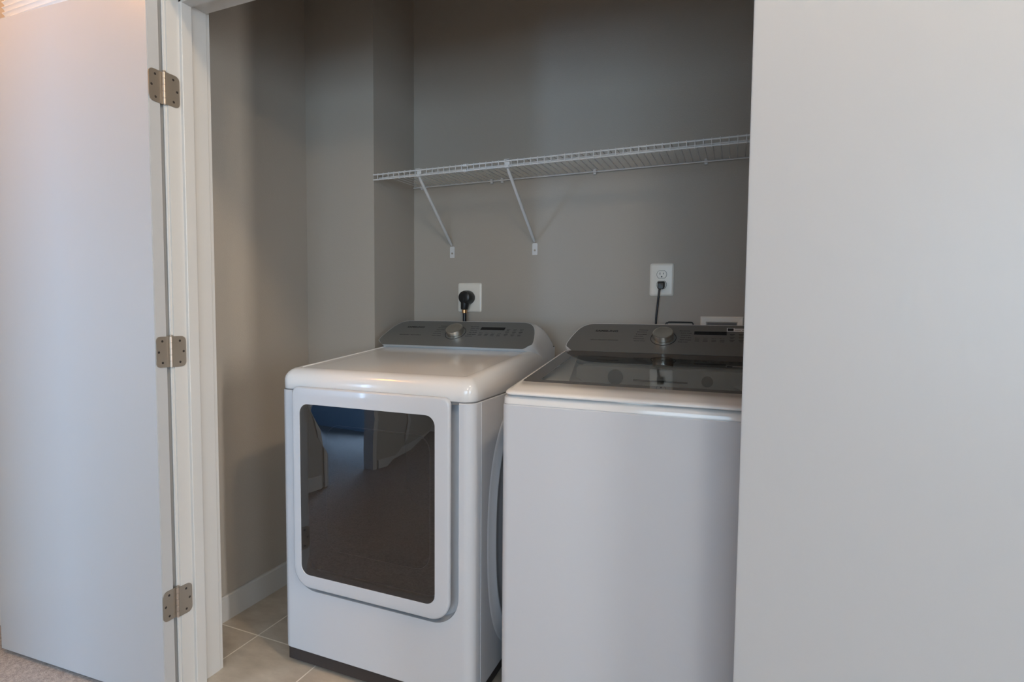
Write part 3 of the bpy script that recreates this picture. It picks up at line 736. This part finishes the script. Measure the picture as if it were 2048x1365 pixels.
def smooth_path(pts, n=10):
    P = [Vector(p) for p in pts]; P = [2*P[0]-P[1]]+P+[2*P[-1]-P[-2]]; out = []
    for i in range(1, len(P)-2):
        for k in range(n):
            t_ = k/n; a, b, c_, d = P[i-1], P[i], P[i+1], P[i+2]
            out.append(0.5*((2*b)+(c_-a)*t_+(2*a-5*b+4*c_-d)*t_*t_+(3*b-a-3*c_+d)*t_**3))
    out.append(P[-2]); return out
bm = bmesh.new(); tube(bm, smooth_path([(1.233, YB-0.028, 1.256), (1.230, YB-0.030, 1.235), (1.225, YB-0.028, 1.18), (1.221, YB-0.026, 1.13), (1.220, YB-0.03, 1.05), (1.225, YB-0.045, 0.98)]), 0.0040, 10)
obj('cable', bm, M['black'], wcord, smooth=60)

do = thing('wall_outlet', 'white dryer outlet with a large round black plug, above the dryer', 'outlet', (0.411, YB, 1.22))
pl2 = wall_plate(do, 0.3525, 0.4695, 1.1545, 1.2835)
bm = bmesh.new(); tube(bm, [(0.411, YB-0.0062, 1.219), (0.411, YB-0.0095, 1.219), (0.411, YB-0.0100, 1.219)], [0.0275, 0.0275, 0.024], 36); obj('receptacle', bm, M['black'], pl2, smooth=40)
dcord = thing('power_cord', 'thick black dryer plug and cord with a copper-coloured ring', 'power cord', (0.400, YB-0.03, 1.21))
bm = bmesh.new()
c = Vector((0.408, 0, 1.219))
tube(bm, [(0.410, YB-0.0102, 1.219), (0.409, YB-0.020, 1.219), (0.407, YB-0.040, 1.219), (0.4065, YB-0.052, 1.219), (0.406, YB-0.055, 1.219)], [0.030, 0.031, 0.030, 0.027, 0.020], 36)
tube(bm, [(0.406, YB-0.033, 1.215), (0.404, YB-0.036, 1.190), (0.402, YB-0.037, 1.172), (0.402, YB-0.037, 1.166)], [0.024, 0.0185, 0.0165, 0.015], 20)
obj('plug', bm, M['black'], dcord, smooth=40)
bm = bmesh.new(); tube(bm, [(0.402, YB-0.037, 1.166), (0.402, YB-0.037, 1.164), (0.402, YB-0.037, 1.151), (0.402, YB-0.037, 1.149)], [0.008, 0.0105, 0.0105, 0.008], 20)
rg = obj('strain_relief_ring', bm, M['copper'], dcord, smooth=40); rg['label'] = 'copper-coloured ring'
bm = bmesh.new(); tube(bm, smooth_path([(0.402, YB-0.037, 1.160), (0.403, YB-0.037, 1.13), (0.404, YB-0.04, 1.07), (0.41, YB-0.05, 0.98)]), 0.0085, 12)
obj('cable', bm, M['black'], dcord, smooth=60)

# ------------------------------------------------------------------ boxes set in the wall behind the washer
vb = thing('washer_supply_box', 'white square frame of the water supply box in the wall behind the washer', 'wall box', (1.456, YB, 1.07))
bm = bmesh.new()
def sq(i, y): return [Vector((x, YB-y, z)) for x, z in ((1.381+i, 0.995+i), (1.531-i, 0.995+i), (1.531-i, 1.146-i), (1.381+i, 1.146-i))]
loft(bm, [sq(0, 0.0), sq(0, 0.003), sq(0.004, 0.006), sq(0.020, 0.004), sq(0.022, -0.0) , sq(0.024, -0.05)], False, False); obj('frame', bm, M['plate'], vb)
bm = bmesh.new(); bx(bm, 1.405, 1.507, YB-0.0005, YB+0.0012, 1.019, 1.122); obj('box_interior', bm, M['seam'], vb)
nb = thing('access_opening', 'narrow dark-edged opening cut in the wall beside the water supply box', 'wall opening', (1.304, YB, 1.08))
bm = bmesh.new()
tube(bm, [Vector((x, YB-0.001, z)) for x, z in rrect(1.254, 1.356, 1.03, 1.1215, 0.008, 5)], 0.0018, 6, closed=True)
tube(bm, [Vector((x, YB-0.004, z)) for x, z in rrect(1.261, 1.354, 1.03, 1.1245, 0.006, 5)], 0.0012, 6, closed=True)
obj('dark_edge', bm, M['ink'], nb)
